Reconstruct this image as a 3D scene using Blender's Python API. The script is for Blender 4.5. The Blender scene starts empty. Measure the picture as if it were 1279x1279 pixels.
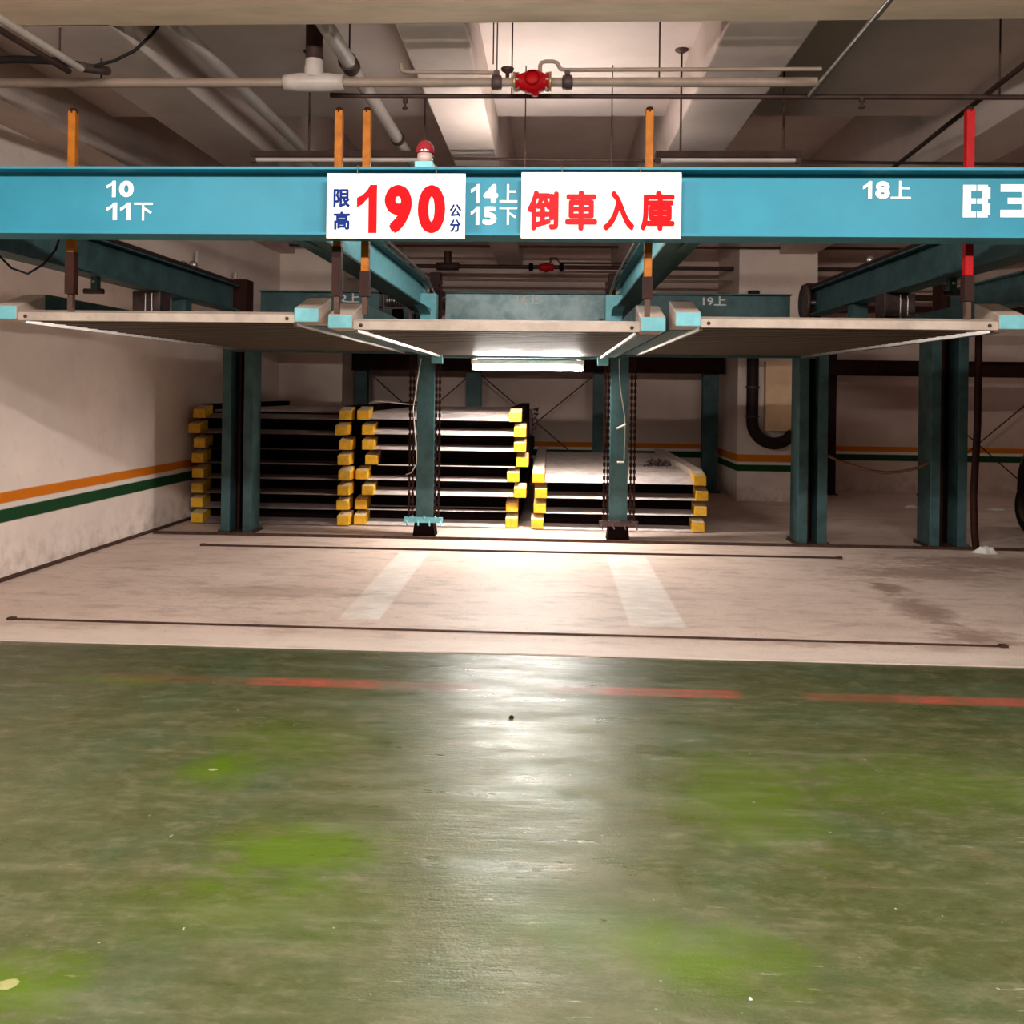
import bpy, math, random
from mathutils import Matrix, Vector
random.seed(7)
SC = bpy.context.scene
COL = SC.collection
R = math.radians

# ------------------------------------------------------------------ materials
def mat(name, col, rough=.6, metal=0., var=.12, scale=6., col2=None, bump=0., bscale=40., stretch=None, spec=.5):
    m = bpy.data.materials.new(name); m.use_nodes = True
    nt = m.node_tree; N = nt.nodes; L = nt.links
    b = N['Principled BSDF']
    b.inputs['Roughness'].default_value = rough; b.inputs['Metallic'].default_value = metal
    b.inputs['Specular IOR Level'].default_value = spec
    tc = N.new('ShaderNodeNewGeometry'); src = tc.outputs['Position']
    if stretch:
        mp = N.new('ShaderNodeMapping'); mp.inputs['Scale'].default_value = stretch
        L.new(src, mp.inputs['Vector']); src = mp.outputs['Vector']
    nz = N.new('ShaderNodeTexNoise'); nz.inputs['Scale'].default_value = scale; nz.inputs['Detail'].default_value = 6
    nz.inputs['Roughness'].default_value = .65
    L.new(src, nz.inputs['Vector'])
    cr = N.new('ShaderNodeValToRGB')
    d = col2 or tuple(c * (1 - 2.2 * var) for c in col)
    cr.color_ramp.elements[0].position = .32; cr.color_ramp.elements[1].position = .62
    cr.color_ramp.elements[0].color = (*d, 1); cr.color_ramp.elements[1].color = (*col, 1)
    L.new(nz.outputs['Fac'], cr.inputs['Fac']); L.new(cr.outputs['Color'], b.inputs['Base Color'])
    if bump:
        n2 = N.new('ShaderNodeTexNoise'); n2.inputs['Scale'].default_value = bscale; n2.inputs['Detail'].default_value = 4
        L.new(src, n2.inputs['Vector'])
        bp = N.new('ShaderNodeBump'); bp.inputs['Strength'].default_value = bump; bp.inputs['Distance'].default_value = .02
        L.new(n2.outputs['Fac'], bp.inputs['Height']); L.new(bp.outputs['Normal'], b.inputs['Normal'])
    return m

class NG:
    """small wrapper for building node maths"""
    def __init__(s, m):
        s.m = m; s.N = m.node_tree.nodes; s.L = m.node_tree.links; s.b = s.N['Principled BSDF']
        s.pos = s.N.new('ShaderNodeNewGeometry').outputs['Position']
        sp = s.N.new('ShaderNodeSeparateXYZ'); s.L.new(s.pos, sp.inputs[0]); s.x, s.y, s.z = sp.outputs
    def put(s, sock, v):
        if isinstance(v, (int, float)): sock.default_value = v
        elif isinstance(v, tuple): sock.default_value = (*v, 1) if len(v) == 3 else v
        else: s.L.new(v, sock)
    def math(s, op, a, b=0., c=0.):
        n = s.N.new('ShaderNodeMath'); n.operation = op
        for i, v in enumerate((a, b, c)): s.put(n.inputs[i], v)
        return n.outputs[0]
    def noise(s, scale, stretch=None, detail=5, rough=.6, w=0.):
        src = s.pos
        mp = s.N.new('ShaderNodeMapping'); mp.inputs['Scale'].default_value = stretch or (1, 1, 1)
        mp.inputs['Location'].default_value = (w, w * 1.7, w * .3)
        s.L.new(src, mp.inputs['Vector']); src = mp.outputs['Vector']
        n = s.N.new('ShaderNodeTexNoise'); n.inputs['Scale'].default_value = scale
        n.inputs['Detail'].default_value = detail; n.inputs['Roughness'].default_value = rough
        s.L.new(src, n.inputs['Vector']); return n.outputs['Fac']
    def ramp(s, v, a, b, lo=0., hi=1.):
        n = s.N.new('ShaderNodeMapRange'); n.clamp = True
        for i, q in enumerate((v, a, b, lo, hi)): s.put(n.inputs[i], q)
        return n.outputs[0]
    def mix(s, f, a, b):
        n = s.N.new('ShaderNodeMix'); n.data_type = 'RGBA'
        s.put(n.inputs[0], f); s.put(n.inputs[6], a); s.put(n.inputs[7], b); return n.outputs[2]
    def band(s, v, a, b, e=.006):
        return s.math('MULTIPLY', s.ramp(v, a - e, a + e), s.ramp(v, b - e, b + e, 1., 0.))
    def blob(s, cx, cy, rx, ry, wob, soft=.5):
        dx = s.math('DIVIDE', s.math('SUBTRACT', s.x, cx), rx); dy = s.math('DIVIDE', s.math('SUBTRACT', s.y, cy), ry)
        d = s.math('SQRT', s.math('ADD', s.math('MULTIPLY', dx, dx), s.math('MULTIPLY', dy, dy)))
        d = s.math('ADD', d, s.math('MULTIPLY', s.math('SUBTRACT', wob, .5), 1.8))
        return s.ramp(d, 1 - soft, 1 + soft * .4, 1., 0.)
    def bump(s, h, strength, dist=.02):
        bp = s.N.new('ShaderNodeBump'); bp.inputs['Strength'].default_value = strength; bp.inputs['Distance'].default_value = dist
        s.L.new(h, bp.inputs['Height']); s.L.new(bp.outputs['Normal'], s.b.inputs['Normal'])
    def out(s, c, rough):
        s.put(s.b.inputs['Base Color'], c); s.put(s.b.inputs['Roughness'], rough)

def newmat(name):
    m = bpy.data.materials.new(name); m.use_nodes = True; return m

def wall_mat(name, o0, o1, g0, g1, base=(.70, .52, .45)):
    m = newmat(name); g = NG(m); g.b.inputs['Specular IOR Level'].default_value = .1
    n1 = g.noise(1.3); n2 = g.noise(7., w=3.)
    c = g.mix(g.ramp(n1, .35, .7), tuple(v * .86 for v in base), base)
    low = g.math('MULTIPLY', g.ramp(g.z, 0., .45, 1., 0.), g.ramp(n2, .42, .66))
    c = g.mix(g.math('MULTIPLY', low, .55), c, (.30, .20, .15))
    c = g.mix(g.math('MULTIPLY', g.ramp(n2, .58, .8), .25), c, (.42, .32, .28))
    edge = g.math('MULTIPLY', g.math('SUBTRACT', n2, .5), .008)
    zz = g.math('ADD', g.z, edge)
    c = g.mix(g.band(zz, g1, o0), c, (.78, .68, .62))
    c = g.mix(g.band(zz, o0, o1), c, (.66, .175, .008))
    c = g.mix(g.band(zz, g0, g1), c, (.012, .055, .018))
    g.out(c, .7); g.bump(n2, .12); return m

M = {}
def build_mats():
    M['wall'] = wall_mat('painted_wall', .70, .79, .54, .65)
    M['wall_left'] = wall_mat('painted_wall_left', .672, .768, .505, .622, (.88, .73, .655))
    M['pier'] = wall_mat('painted_pier', .62, .735, .47, .575, (.84, .68, .60))
    M['plain_wall'] = mat('plain_wall', (.16, .10, .085), .8)
    M['ceiling'] = mat('ceiling_plaster', (.70, .56, .51), .85, var=.06, scale=1.2)
    M['beam_plaster'] = mat('beam_plaster', (.60, .47, .42), .85, var=.08, scale=1.6)
    M['front_plaster'] = mat('front_plaster', (.74, .56, .41), .85, var=.09, scale=2.2, stretch=(1, 4, 1))
    # concrete of the parking bays
    m = newmat('bay_concrete'); g = NG(m)
    n1 = g.noise(.9, (1, 1.6, 1)); n2 = g.noise(5., (1, 2, 1), w=2.); n3 = g.noise(60., w=5.); n4 = g.noise(2.2, (1, 2.6, 1), 8, .7, w=9.)
    c = g.mix(g.ramp(n1, .3, .7), (.62, .46, .385), (.74, .575, .49))
    c = g.mix(g.math('MULTIPLY', g.ramp(n4, .50, .68), .75), c, (.37, .25, .205))
    pit = g.math('MULTIPLY', g.ramp(n3, .57, .66), g.ramp(n2, .50, .62))
    n7 = g.noise(14., (1, 1.8, 1), 10, .78, w=31.)
    c = g.mix(g.math('MULTIPLY', g.ramp(n7, .53, .68), .4), c, (.34, .23, .19))
    c = g.mix(g.math('MULTIPLY', pit, .8), c, (.16, .10, .085))
    # painted lines between the bays
    worn = g.ramp(g.math('ADD', n2, g.math('MULTIPLY', n3, .35)), .5, .72, 1., .45)
    def quad(xa, xb, wa, wb):      # centre at y 6.42 -> 9.12
        t = g.ramp(g.y, 6.42, 9.12); cx = g.math('ADD', g.math('MULTIPLY', t, xb - xa), xa)
        return g.math('MULTIPLY', g.ramp(g.math('ABSOLUTE', g.math('SUBTRACT', g.x, cx)), wa / 2 - .01, wa / 2 + .015, 1., 0.), g.band(g.y, 6.42, 9.12, .03))
    for q in (quad(-1.40, -1.41, .30, .34), quad(.79, .785, .40, .37)):
        c = g.mix(g.math('MULTIPLY', q, worn), c, (.82, .75, .68))
    ln = g.math('ABSOLUTE', g.math('SUBTRACT', g.math('MULTIPLY', g.math('SUBTRACT', g.y, 10.30), .80), g.math('MULTIPLY', g.math('SUBTRACT', g.x, 4.84), .60)))
    ln = g.math('MULTIPLY', g.math('MULTIPLY', g.ramp(ln, .05, .065, 1., 0.), g.band(g.x, 4.7, 7.5)), worn)
    c = g.mix(ln, c, (.78, .70, .62))
    # front lip, lighter and dusty
    c = g.mix(g.math('MULTIPLY', g.band(g.y, 5.60, 5.95, .04), .5), c, (.76, .63, .55))
    wob = g.math('ADD', g.math('MULTIPLY', g.noise(5., (1, 1.6, 1), 8, .72, w=4.), 1.6), -.3)
    for (bx, by, rx, ry, a) in ((2.97, 7.9, .16, .22, .7), (2.95, 7.1, .22, .5, .6), (3.02, 6.35, .28, .22, .65), (3.6, 8.6, .9, .35, .55), (-2.3, 7.2, 1.0, .25, .3), (4.6, 9.2, 1.2, .4, .6)):
        c = g.mix(g.math('MULTIPLY', g.blob(bx, by, rx, ry, wob), a), c, (.20, .10, .065))
    g.out(c, g.ramp(n4, .3, .7, .62, .45)); g.bump(g.math('ADD', n3, n2), .25); M['concrete'] = m
    # green epoxy of the driveway
    m = newmat('green_epoxy'); g = NG(m)
    n1 = g.noise(.7, (1, 1.5, 1)); n2 = g.noise(3., (1, 2.2, 1), 8, .68, w=3.); n3 = g.noise(90., w=6.); n4 = g.noise(2., (.6, 4., 1), 7, .7, w=8.)
    c = g.mix(g.ramp(n1, .32, .68), (.058, .066, .018), (.088, .098, .040))
    c = g.mix(g.math('MULTIPLY', g.ramp(n2, .48, .7), .6), c, (.115, .092, .042))
    c = g.mix(g.math('MULTIPLY', g.ramp(n4, .54, .7), .5), c, (.165, .150, .085))
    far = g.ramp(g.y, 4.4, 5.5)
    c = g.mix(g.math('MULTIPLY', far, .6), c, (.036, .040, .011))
    n5 = g.noise(7., (1, 1.7, 1), 12, .82, w=14.); n6 = g.noise(1.6, None, 4, .6, w=21.)
    c = g.mix(g.math('MULTIPLY', g.ramp(n6, .5, .68), .5), c, (.060, .095, .048))
    c = g.mix(g.math('MULTIPLY', g.ramp(n5, .50, .66), .50), c, (.20, .180, .105))
    c = g.mix(g.math('MULTIPLY', g.ramp(n5, .47, .34), .55), c, (.032, .034, .010))
    scr = g.math('MULTIPLY', g.ramp(g.noise(16., (.5, 3.2, 1), 6, .7, w=41.), .63, .70), g.ramp(g.noise(2.5, None, 3, .6, w=44.), .48, .6))
    c = g.mix(g.math('MULTIPLY', scr, .55), c, (.42, .40, .30))
    wob = g.math('ADD', g.math('MULTIPLY', g.noise(4.6, (1, 1.3, 1), 8, .7, w=1.), 1.3), g.math('MULTIPLY', g.math('SUBTRACT', n5, .65), .9))
    for (bx, by, rx, ry, a) in ((-.93, 3.22, .34, .24, .85), (-1.47, 3.86, .2, .18, .85), (-1.52, 2.42, .24, .18, .95), (-1.25, 4.2, .35, .3, .4), (.85, 3.75, .36, .42, .55), (1.75, 3.95, .75, .3, .45), (.50, 2.66, .28, .18, .75), (-2.5, 5.0, .35, .09, .6), (-1.0, 2.85, .5, .2, .35), (.2, 2.8, .4, .16, .3)):
        c = g.mix(g.math('MULTIPLY', g.blob(bx, by, rx, ry, wob, .75), a), c, (.080, .135, .003))
    # worn red dashes
    wr = g.ramp(g.math('ADD', n5, g.math('MULTIPLY', n3, .2)), .50, .72, 1., .2)
    for (a, b, k) in ((-1.72, -.97, .95), (.30, 1.08, .95), (1.95, 2.95, .9), (-2.6, -1.72, .2), (-.97, -.4, .3), (.0, .3, .35), (1.45, 1.95, .4)):
        q = g.math('MULTIPLY', g.band(g.x, a, b, .04), g.band(g.y, 4.98, 5.11, .02))
        c = g.mix(g.math('MULTIPLY', g.math('MULTIPLY', q, wr), k), c, (.42, .085, .055))
    sp = g.ramp(g.noise(34., None, 2, .5, w=11.), .74, .78)
    c = g.mix(g.math('MULTIPLY', sp, .5), c, (.6, .58, .48))
    g.out(c, g.math('ADD', g.ramp(n4, .36, .64, .25, .50), g.ramp(n2, .4, .65, -.04, .08))); g.bump(g.math('ADD', g.math('MULTIPLY', n3, .6), g.math('MULTIPLY', n4, 2.5)), .22, .012); M['epoxy'] = m
    g.b.inputs['Specular IOR Level'].default_value = .5
    M['blue'] = mat('blue_paint', (.026, .215, .305), .5, var=.06, scale=3, spec=0.22)
    M['blue_dark'] = mat('blue_paint_aged', (.055, .112, .116), .5, var=.2, scale=5, spec=0.25)
    M['blue_scuffed_lit'] = mat('blue_paint_scuffed_lit', (.30, .42, .44), .4, scale=5, col2=(.07, .19, .21))  # scuffed, and paler to paint in the light on the middle cross beam
    M['blue_light'] = mat('blue_paint_bright', (.20, .50, .56), .5, var=.08, scale=14, spec=0.2)  # bright paint; also stands for light on the middle long beams
    M['dust'] = mat('dusty_steel', (.52, .40, .33), .7, var=.10, scale=9)
    M['lip'] = mat('dusty_lip', (.60, .50, .47), .6, var=.12, scale=6, spec=0.25)
    M['lip_shaded'] = mat('shaded_lip', (.30, .22, .20), .65, var=.15, scale=6, spec=0.2)  # left stack's lips: its shade is put into this darker colour
    M['deck'] = mat('deck_steel', (.085, .054, .028), .5, .15, var=.2, scale=9, stretch=(1, 6, 1))
    M['deck_rib'] = mat('deck_rib_dark', (.055, .034, .018), .6, .1, var=.2, scale=9, spec=.2)
    M['deck_shaded'] = mat('deck_shaded', (.035, .018, .016), .7, var=.2, scale=7, spec=0.1)  # shade between stacked pallets put into the deck colour
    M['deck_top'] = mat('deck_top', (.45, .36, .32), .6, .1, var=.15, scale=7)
    M['black'] = mat('black_grime_and_shade', (.008, .003, .003), .9, var=.2, spec=0.05)  # reddish tint of deep shadow mixed into the black
    M['yellow'] = mat('yellow_paint', (.80, .42, .015), .5, var=.12, scale=18)
    M['yellow_top'] = mat('yellow_paint_dusty', (.74, .58, .36), .6, var=.15, scale=18)
    M['orange'] = mat('orange_paint', (.38, .115, .010), .5, var=.16, scale=18, spec=0.12)
    M['red'] = mat('red_paint', (.34, .002, .004), .5, var=.1, scale=10, spec=0.12)
    M['sleeve'] = mat('dark_sleeve', (.030, .007, .004), .6, var=.2, spec=0.15)
    M['sign_white'] = mat('sign_white', (.86, .85, .80), .5, var=.01, spec=.05)
    M['sign_red'] = mat('sign_red', (.52, .003, .006), .5, var=.02, spec=.05)
    M['sign_red_faded'] = mat('sign_red_faded', (.50, .012, .016), .5, var=.06, scale=9, spec=.05)
    M['sign_blue'] = mat('sign_blue', (.006, .022, .15), .5, var=.02, spec=.05)
    M['stencil'] = mat('stencil_white', (.82, .82, .78), .6, var=.04, scale=20, spec=.05)
    M['stencil_faded'] = mat('stencil_faded', (.62, .61, .58), .7, var=.2, scale=25)
    M['pvc'] = mat('pvc_pipe', (.46, .38, .34), .45, var=.08)
    M['pipe'] = mat('painted_pipe', (.27, .19, .145), .5, var=.12)
    M['pipe_dark'] = mat('dark_pipe', (.06, .03, .025), .55, .2, var=.2, spec=0.2)
    M['steel'] = mat('bare_steel', (.45, .40, .37), .35, .8, var=.1)
    M['rod'] = mat('rusty_rod', (.06, .03, .02), .6, .2, spec=0.2)
    M['rubber'] = mat('black_rubber', (.012, .008, .008), .75, spec=0.2)
    M['duct'] = mat('black_duct', (.022, .010, .010), .6, spec=0.2)
    M['cable_white'] = mat('pale_cable', (.60, .52, .47), .5)
    M['cable_brown'] = mat('brown_hose', (.16, .07, .025), .6)
    M['cabinet'] = mat('cream_cabinet', (.80, .53, .32), .55, var=.05)
    M['motor'] = mat('grey_machine', (.10, .06, .055), .5, .3, var=.25, spec=0.25)
    M['brass'] = mat('brass_ring', (.40, .30, .14), .35, .7)
    M['paper'] = mat('white_paper', (.75, .70, .64), .7, var=.06)
    M['leaf'] = mat('dry_leaf', (.30, .29, .10), .7)
    M['rust'] = mat('rusty_strip', (.09, .045, .032), .6, .2, var=.25, scale=12, spec=0.2)
    M['base_dark'] = mat('dark_skirting', (.08, .04, .03), .7, spec=0.2)
    M['car'] = mat('dark_car_paint', (.01, .008, .008), .3, .3)
    M['glass'] = mat('car_glass', (.02, .02, .02), .08)
    m = newmat('red_dome'); b = m.node_tree.nodes['Principled BSDF']
    b.inputs['Base Color'].default_value = (.25, .01, .02, 1); b.inputs['Roughness'].default_value = .15; b.inputs['Coat Weight'].default_value = .6
    M['dome'] = m
    m = newmat('lit_tube'); b = m.node_tree.nodes['Principled BSDF']
    b.inputs['Base Color'].default_value = (1, 1, 1, 1); b.inputs['Emission Color'].default_value = (1, .95, .88, 1); b.inputs['Emission Strength'].default_value = 350
    M['tube'] = m
    m = m.copy(); m.name = 'lit_tube_upper'; m.node_tree.nodes['Principled BSDF'].inputs['Emission Strength'].default_value = 85; M['tube_upper'] = m
build_mats()

# ------------------------------------------------------------------ mesh helpers
class MB:
    def __init__(s): s.v = []; s.f = []; s.mi = []; s.sm = []; s.cur = 0
    def use(s, i): s.cur = i; return s
    def add(s, vs, fs, smooth=False):
        o = len(s.v); s.v += [tuple(p) for p in vs]
        for f in fs: s.f.append([o + i for i in f]); s.mi.append(s.cur); s.sm.append(smooth)
        return s
    def box(s, x0, x1, y0, y1, z0, z1):
        vs = [(x, y, z) for x in (x0, x1) for y in (y0, y1) for z in (z0, z1)]
        return s.add(vs, [(0, 1, 3, 2), (4, 6, 7, 5), (0, 4, 5, 1), (2, 3, 7, 6), (0, 2, 6, 4), (1, 5, 7, 3)])
    def prism(s, poly, axis, a, b):
        """poly of 2D points in the other two axes (in x,y,z order), extruded along axis from a to b"""
        n = len(poly)
        def P(p, t):
            q = list(p); q.insert('xyz'.index(axis), t); return q
        vs = [P(p, a) for p in poly] + [P(p, b) for p in poly]
        fs = [tuple(range(n - 1, -1, -1)), tuple(range(n, 2 * n))] + [(i, (i + 1) % n, n + (i + 1) % n, n + i) for i in range(n)]
        return s.add(vs, fs)
    def tube(s, path, r, n=10, cap=True):
        path = [Vector(p) for p in path]; rs = r if isinstance(r, (list, tuple)) else [r] * len(path)
        vs = []; up = None
        for i, p in enumerate(path):
            a = path[max(i - 1, 0)]; c = path[min(i + 1, len(path) - 1)]
            t = (c - a).normalized()
            if up is None: up = Vector((0, 0, 1)) if abs(t.z) < .9 else Vector((1, 0, 0))
            u = t.cross(up).normalized(); w = u.cross(t).normalized(); up = w
            for k in range(n):
                an = 2 * math.pi * k / n; vs.append(p + (u * math.cos(an) + w * math.sin(an)) * rs[i])
        fs = []
        for i in range(len(path) - 1):
            for k in range(n):
                fs.append((i * n + k, i * n + (k + 1) % n, (i + 1) * n + (k + 1) % n, (i + 1) * n + k))
        s.add(vs, fs, True)
        if cap:
            m = len(path) - 1
            s.add(vs[:n], [tuple(range(n - 1, -1, -1))]); s.add(vs[m * n:], [tuple(range(n))])
        return s
    def lathe(s, prof, c, axis='z', n=20):
        """prof = [(r, t)] along axis through c"""
        d = {'x': (1, 0, 0), 'y': (0, 1, 0), 'z': (0, 0, 1)}[axis]; d = Vector(d)
        u = Vector((0, 1, 0)) if axis == 'x' else Vector((1, 0, 0)); w = d.cross(u); c = Vector(c)
        vs = []
        for r, t in prof:
            for k in range(n):
                a = 2 * math.pi * k / n; vs.append(c + d * t + (u * math.cos(a) + w * math.sin(a)) * max(r, 1e-4))
        fs = [(i * n + k, i * n + (k + 1) % n, (i + 1) * n + (k + 1) % n, (i + 1) * n + k) for i in range(len(prof) - 1) for k in range(n)]
        return s.add(vs, fs, True)
    def build(s, name, mats, parent=None, world=True, bevel=0.):
        off = Vector((0, 0, 0))
        if parent is not None and world:
            p = parent
            while p: off += p.location; p = p.parent
        me = bpy.data.meshes.new(name)
        me.from_pydata([tuple(Vector(v) - off) for v in s.v], [], s.f)
        for m in (mats if isinstance(mats, (list, tuple)) else [mats]): me.materials.append(m)
        for p, i, q in zip(me.polygons, s.mi, s.sm): p.material_index = i; p.use_smooth = q
        me.update()
        import bmesh
        bm = bmesh.new(); bm.from_mesh(me); bmesh.ops.recalc_face_normals(bm, faces=bm.faces); bm.to_mesh(me); bm.free()
        o = bpy.data.objects.new(name, me); COL.objects.link(o)
        if parent is not None: o.parent = parent
        if bevel:
            b = o.modifiers.new('bevel', 'BEVEL'); b.width = bevel; b.segments = 2; b.limit_method = 'ANGLE'
        return o

def tag(o, label, cat, group=None):
    o['label'] = label; o['category'] = cat
    if group: o['group'] = group
    return o
def thing(name, label, cat, loc=(0, 0, 0), group=None):
    o = bpy.data.objects.new(name, None); COL.objects.link(o); o.location = loc; o.empty_display_size = .1
    return tag(o, label, cat, group)
def struct(name, mb, m, **k):
    o = mb.build(name, m, **k); o['kind'] = 'structure'; return o
def copy_tree(o, parent=None):
    c = o.copy(); COL.objects.link(c)
    if parent is not None: c.parent = parent
    for ch in list(o.children): copy_tree(ch, c)
    return c
def arc(c, r, a0, a1, n, plane='xz'):
    out = []
    for i in range(n + 1):
        a = R(a0 + (a1 - a0) * i / n); p = [c[0], c[1], c[2]]
        p['xyz'.index(plane[0])] += r * math.cos(a); p['xyz'.index(plane[1])] += r * math.sin(a); out.append(tuple(p))
    return out
def sag(a, b, d, n=12):
    a, b = Vector(a), Vector(b)
    return [tuple(a.lerp(b, i / n) - Vector((0, 0, d * 4 * (i / n) * (1 - i / n)))) for i in range(n + 1)]

def text(name, s, x0, z0, x1, z1, y, m, parent, bold=.03, label=None, depth=.0025):
    """lettering standing upright on a face that looks towards -y, fitted to the given rectangle"""
    cu = bpy.data.curves.new('lettering', 'FONT'); cu.body = s; cu.resolution_u = 6
    o = bpy.data.objects.new('lettering', cu); COL.objects.link(o); bpy.context.view_layer.update()
    me = bpy.data.meshes.new_from_object(o.evaluated_get(bpy.context.evaluated_depsgraph_get()))
    vs = [v.co.copy() for v in me.vertices]; fs = [tuple(p.vertices) for p in me.polygons]
    bpy.data.objects.remove(o); bpy.data.curves.remove(cu); bpy.data.meshes.remove(me)
    ax, bx = min(v.x for v in vs), max(v.x for v in vs); ay, by = min(v.y for v in vs), max(v.y for v in vs)
    mb = MB(); q = bold * (z1 - z0)
    k = 0
    for dx, dz in ((0, 0), (1, 0), (-1, 0), (0, 1), (0, -1), (.7, .7), (-.7, .7), (.7, -.7), (-.7, -.7), (.5, 0), (-.5, 0)):
        k += 1
        mb.add([(x0 + q + (v.x - ax) / (bx - ax) * (x1 - x0 - 2 * q) + dx * q, y - depth - .00008 * k, z0 + q + (v.y - ay) / (by - ay) * (z1 - z0 - 2 * q) + dz * q) for v in vs], fs)
    ob = mb.build(name, m, parent)
    if label: ob['label'] = label
    return ob

def numeral(name, ch, x0, z0, x1, z1, y, m, parent, bold, label=None):
    """one figure; the 1 is drawn with its flag"""
    if ch != '1': return text(name, ch, x0, z0, x1, z1, y, m, parent, bold, label)
    w, h = x1 - x0, z1 - z0
    P = [(.58, 0), (1, 0), (1, 1), (.66, 1), (.50, .88), (.25, .78), (0, .73), (0, .53), (.30, .60), (.58, .74)]
    mb = MB(); mb.add([(x0 + px * w, y - .0026, z0 + pz * h) for px, pz in P], [tuple(range(len(P)))])
    ob = mb.build(name, m, parent)
    if label: ob['label'] = label
    return ob
def number(s, x0, z0, x1, z1, y, m, parent, bold, label):
    g = .12 * (x1 - x0); wid = [.62 if c == '1' else 1. for c in s]; u = (x1 - x0 - g * (len(s) - 1)) / sum(wid); x = x0
    for c, q in zip(s, wid):
        numeral('stencilled_numeral', c, x, z0, x + u * q, z1, y, m, parent, bold, label + ', figure ' + c); x += u * q + g

# ------------------------------------------------------------------ the setting
ED = 5.69
struct('floor_parking_bays', MB().box(-5.2, 12, ED, 16.2, -.2, 0), M['concrete'])
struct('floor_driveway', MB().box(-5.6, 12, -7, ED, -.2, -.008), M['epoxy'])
def wx(y): return -4.665 + .03 * (y - 8.5)
mb = MB(); mb.prism([(wx(-7), -7), (wx(16), 16), (wx(16) - .3, 16), (wx(-7) - .3, -7)], 'z', -.2, 5.2)
struct('wall_left', mb, M['wall_left'])
struct('wall_rear', MB().box(-5.2, 12, 15.8, 16.1, -.2, 5.2), M['wall'])
struct('wall_right', MB().box(12, 12.3, -7, 16.1, -.2, 5.2), M['plain_wall'])
struct('wall_front', MB().box(-5.6, 12.3, -7.3, -7, -.2, 5.2), M['plain_wall'])
struct('trim_1', MB().box(2.93, 4.15, 14.05, 15.8, 0, 5.01), M['pier'])
struct('trim_2', MB().box(wx(14) - .02, -3.44, 14.3, 15.8, 0, 5.01), M['pier'])
mb = MB(); mb.prism([(wx(-7), -7), (wx(16), 16), (wx(16) + .018, 16), (wx(-7) + .018, -7)], 'z', -.01, .035)
struct('baseboard_left', mb, M['base_dark'])
struct('ceiling', MB().box(-5.6, 12.3, -7.3, 8.35, 4.3, 4.46), M['ceiling'])
struct('ceiling_recess', MB().box(-5.6, 12.3, -7.3, 16.1, 5.0, 5.2), M['ceiling'])
def cbeam(n, x0, x1, y0, y1, m='beam_plaster', z=3.9): struct('ceiling_beam_%d' % n, MB().box(x0, x1, y0, y1, z, 5.01), M[m], bevel=.012)
mb = MB(); mb.prism([(-5.3, 4.1), (12, 4.1), (12, 5.20), (2.75, 5.255), (-3.4, 5.275), (-5.3, 5.29)], 'z', 3.9, 4.32); struct('ceiling_beam_1', mb, M['front_plaster'])
for i, (a, b) in enumerate(((-3.3, -2.72), (-.98, -.55), (1.02, 1.55), (3.55, 4.1), (7., 7.5))):
    cbeam(4 + i, a, b, 5.25, 15.8, z=3.9)
mb = MB(); mb.prism([(wx(5.2) - .02, 5.2), (wx(15.8) - .02, 15.8), (-4.24, 15.8), (-4.30, 5.2)], 'z', 3.9, 5.01); struct('ceiling_beam_9', mb, M['beam_plaster'])
cbeam(10, -5.2, 12, -1.2, -.6)

# ------------------------------------------------------------------ front steel beam, signs
fb = thing('steel_beam', 'long bright blue steel beam across the front, stencilled with white bay numbers', 'beam', (0, 4.82, 2.53))
MB().box(-4.63, 5.2, 4.815, 4.829, 2.542, 2.884).build('web', M['blue'], fb)
MB().box(-4.63, 5.2, 4.715, 4.925, 2.884, 2.897).build('top_flange', M['blue'], fb)
MB().box(-4.63, 5.2, 4.715, 4.925, 2.53, 2.543).build('bottom_flange', M['blue'], fb)
yw = 4.8145
number('10', -2.499, 2.75, -2.345, 2.842, yw, M['stencil'], fb, .075, 'white stencilled 10')
number('11', -2.498, 2.622, -2.362, 2.72, yw, M['stencil'], fb, .075, 'white stencilled 11')
text('stencilled_character', '下', -2.342, 2.62, -2.234, 2.72, yw, M['stencil'], fb, .02, 'white stencilled character beside the 11')
number('14', -.458, 2.722, -.308, 2.828, yw, M['stencil'], fb, .075, 'white stencilled 14')
text('stencilled_character', '上', -.300, 2.727, -.202, 2.828, yw, M['stencil'], fb, .02, 'white stencilled character beside the 14')
number('15', -.458, 2.603, -.315, 2.705, yw, M['stencil'], fb, .075, 'white stencilled 15')
text('stencilled_character', '下', -.300, 2.604, -.202, 2.702, yw, M['stencil'], fb, .02, 'white stencilled character beside the 15')
number('18', 1.655, 2.752, 1.798, 2.848, yw, M['stencil'], fb, .075, 'white stencilled 18')
text('stencilled_character', '上', 1.802, 2.752, 1.908, 2.85, yw, M['stencil'], fb, .02, 'white stencilled character beside the 18')
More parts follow.
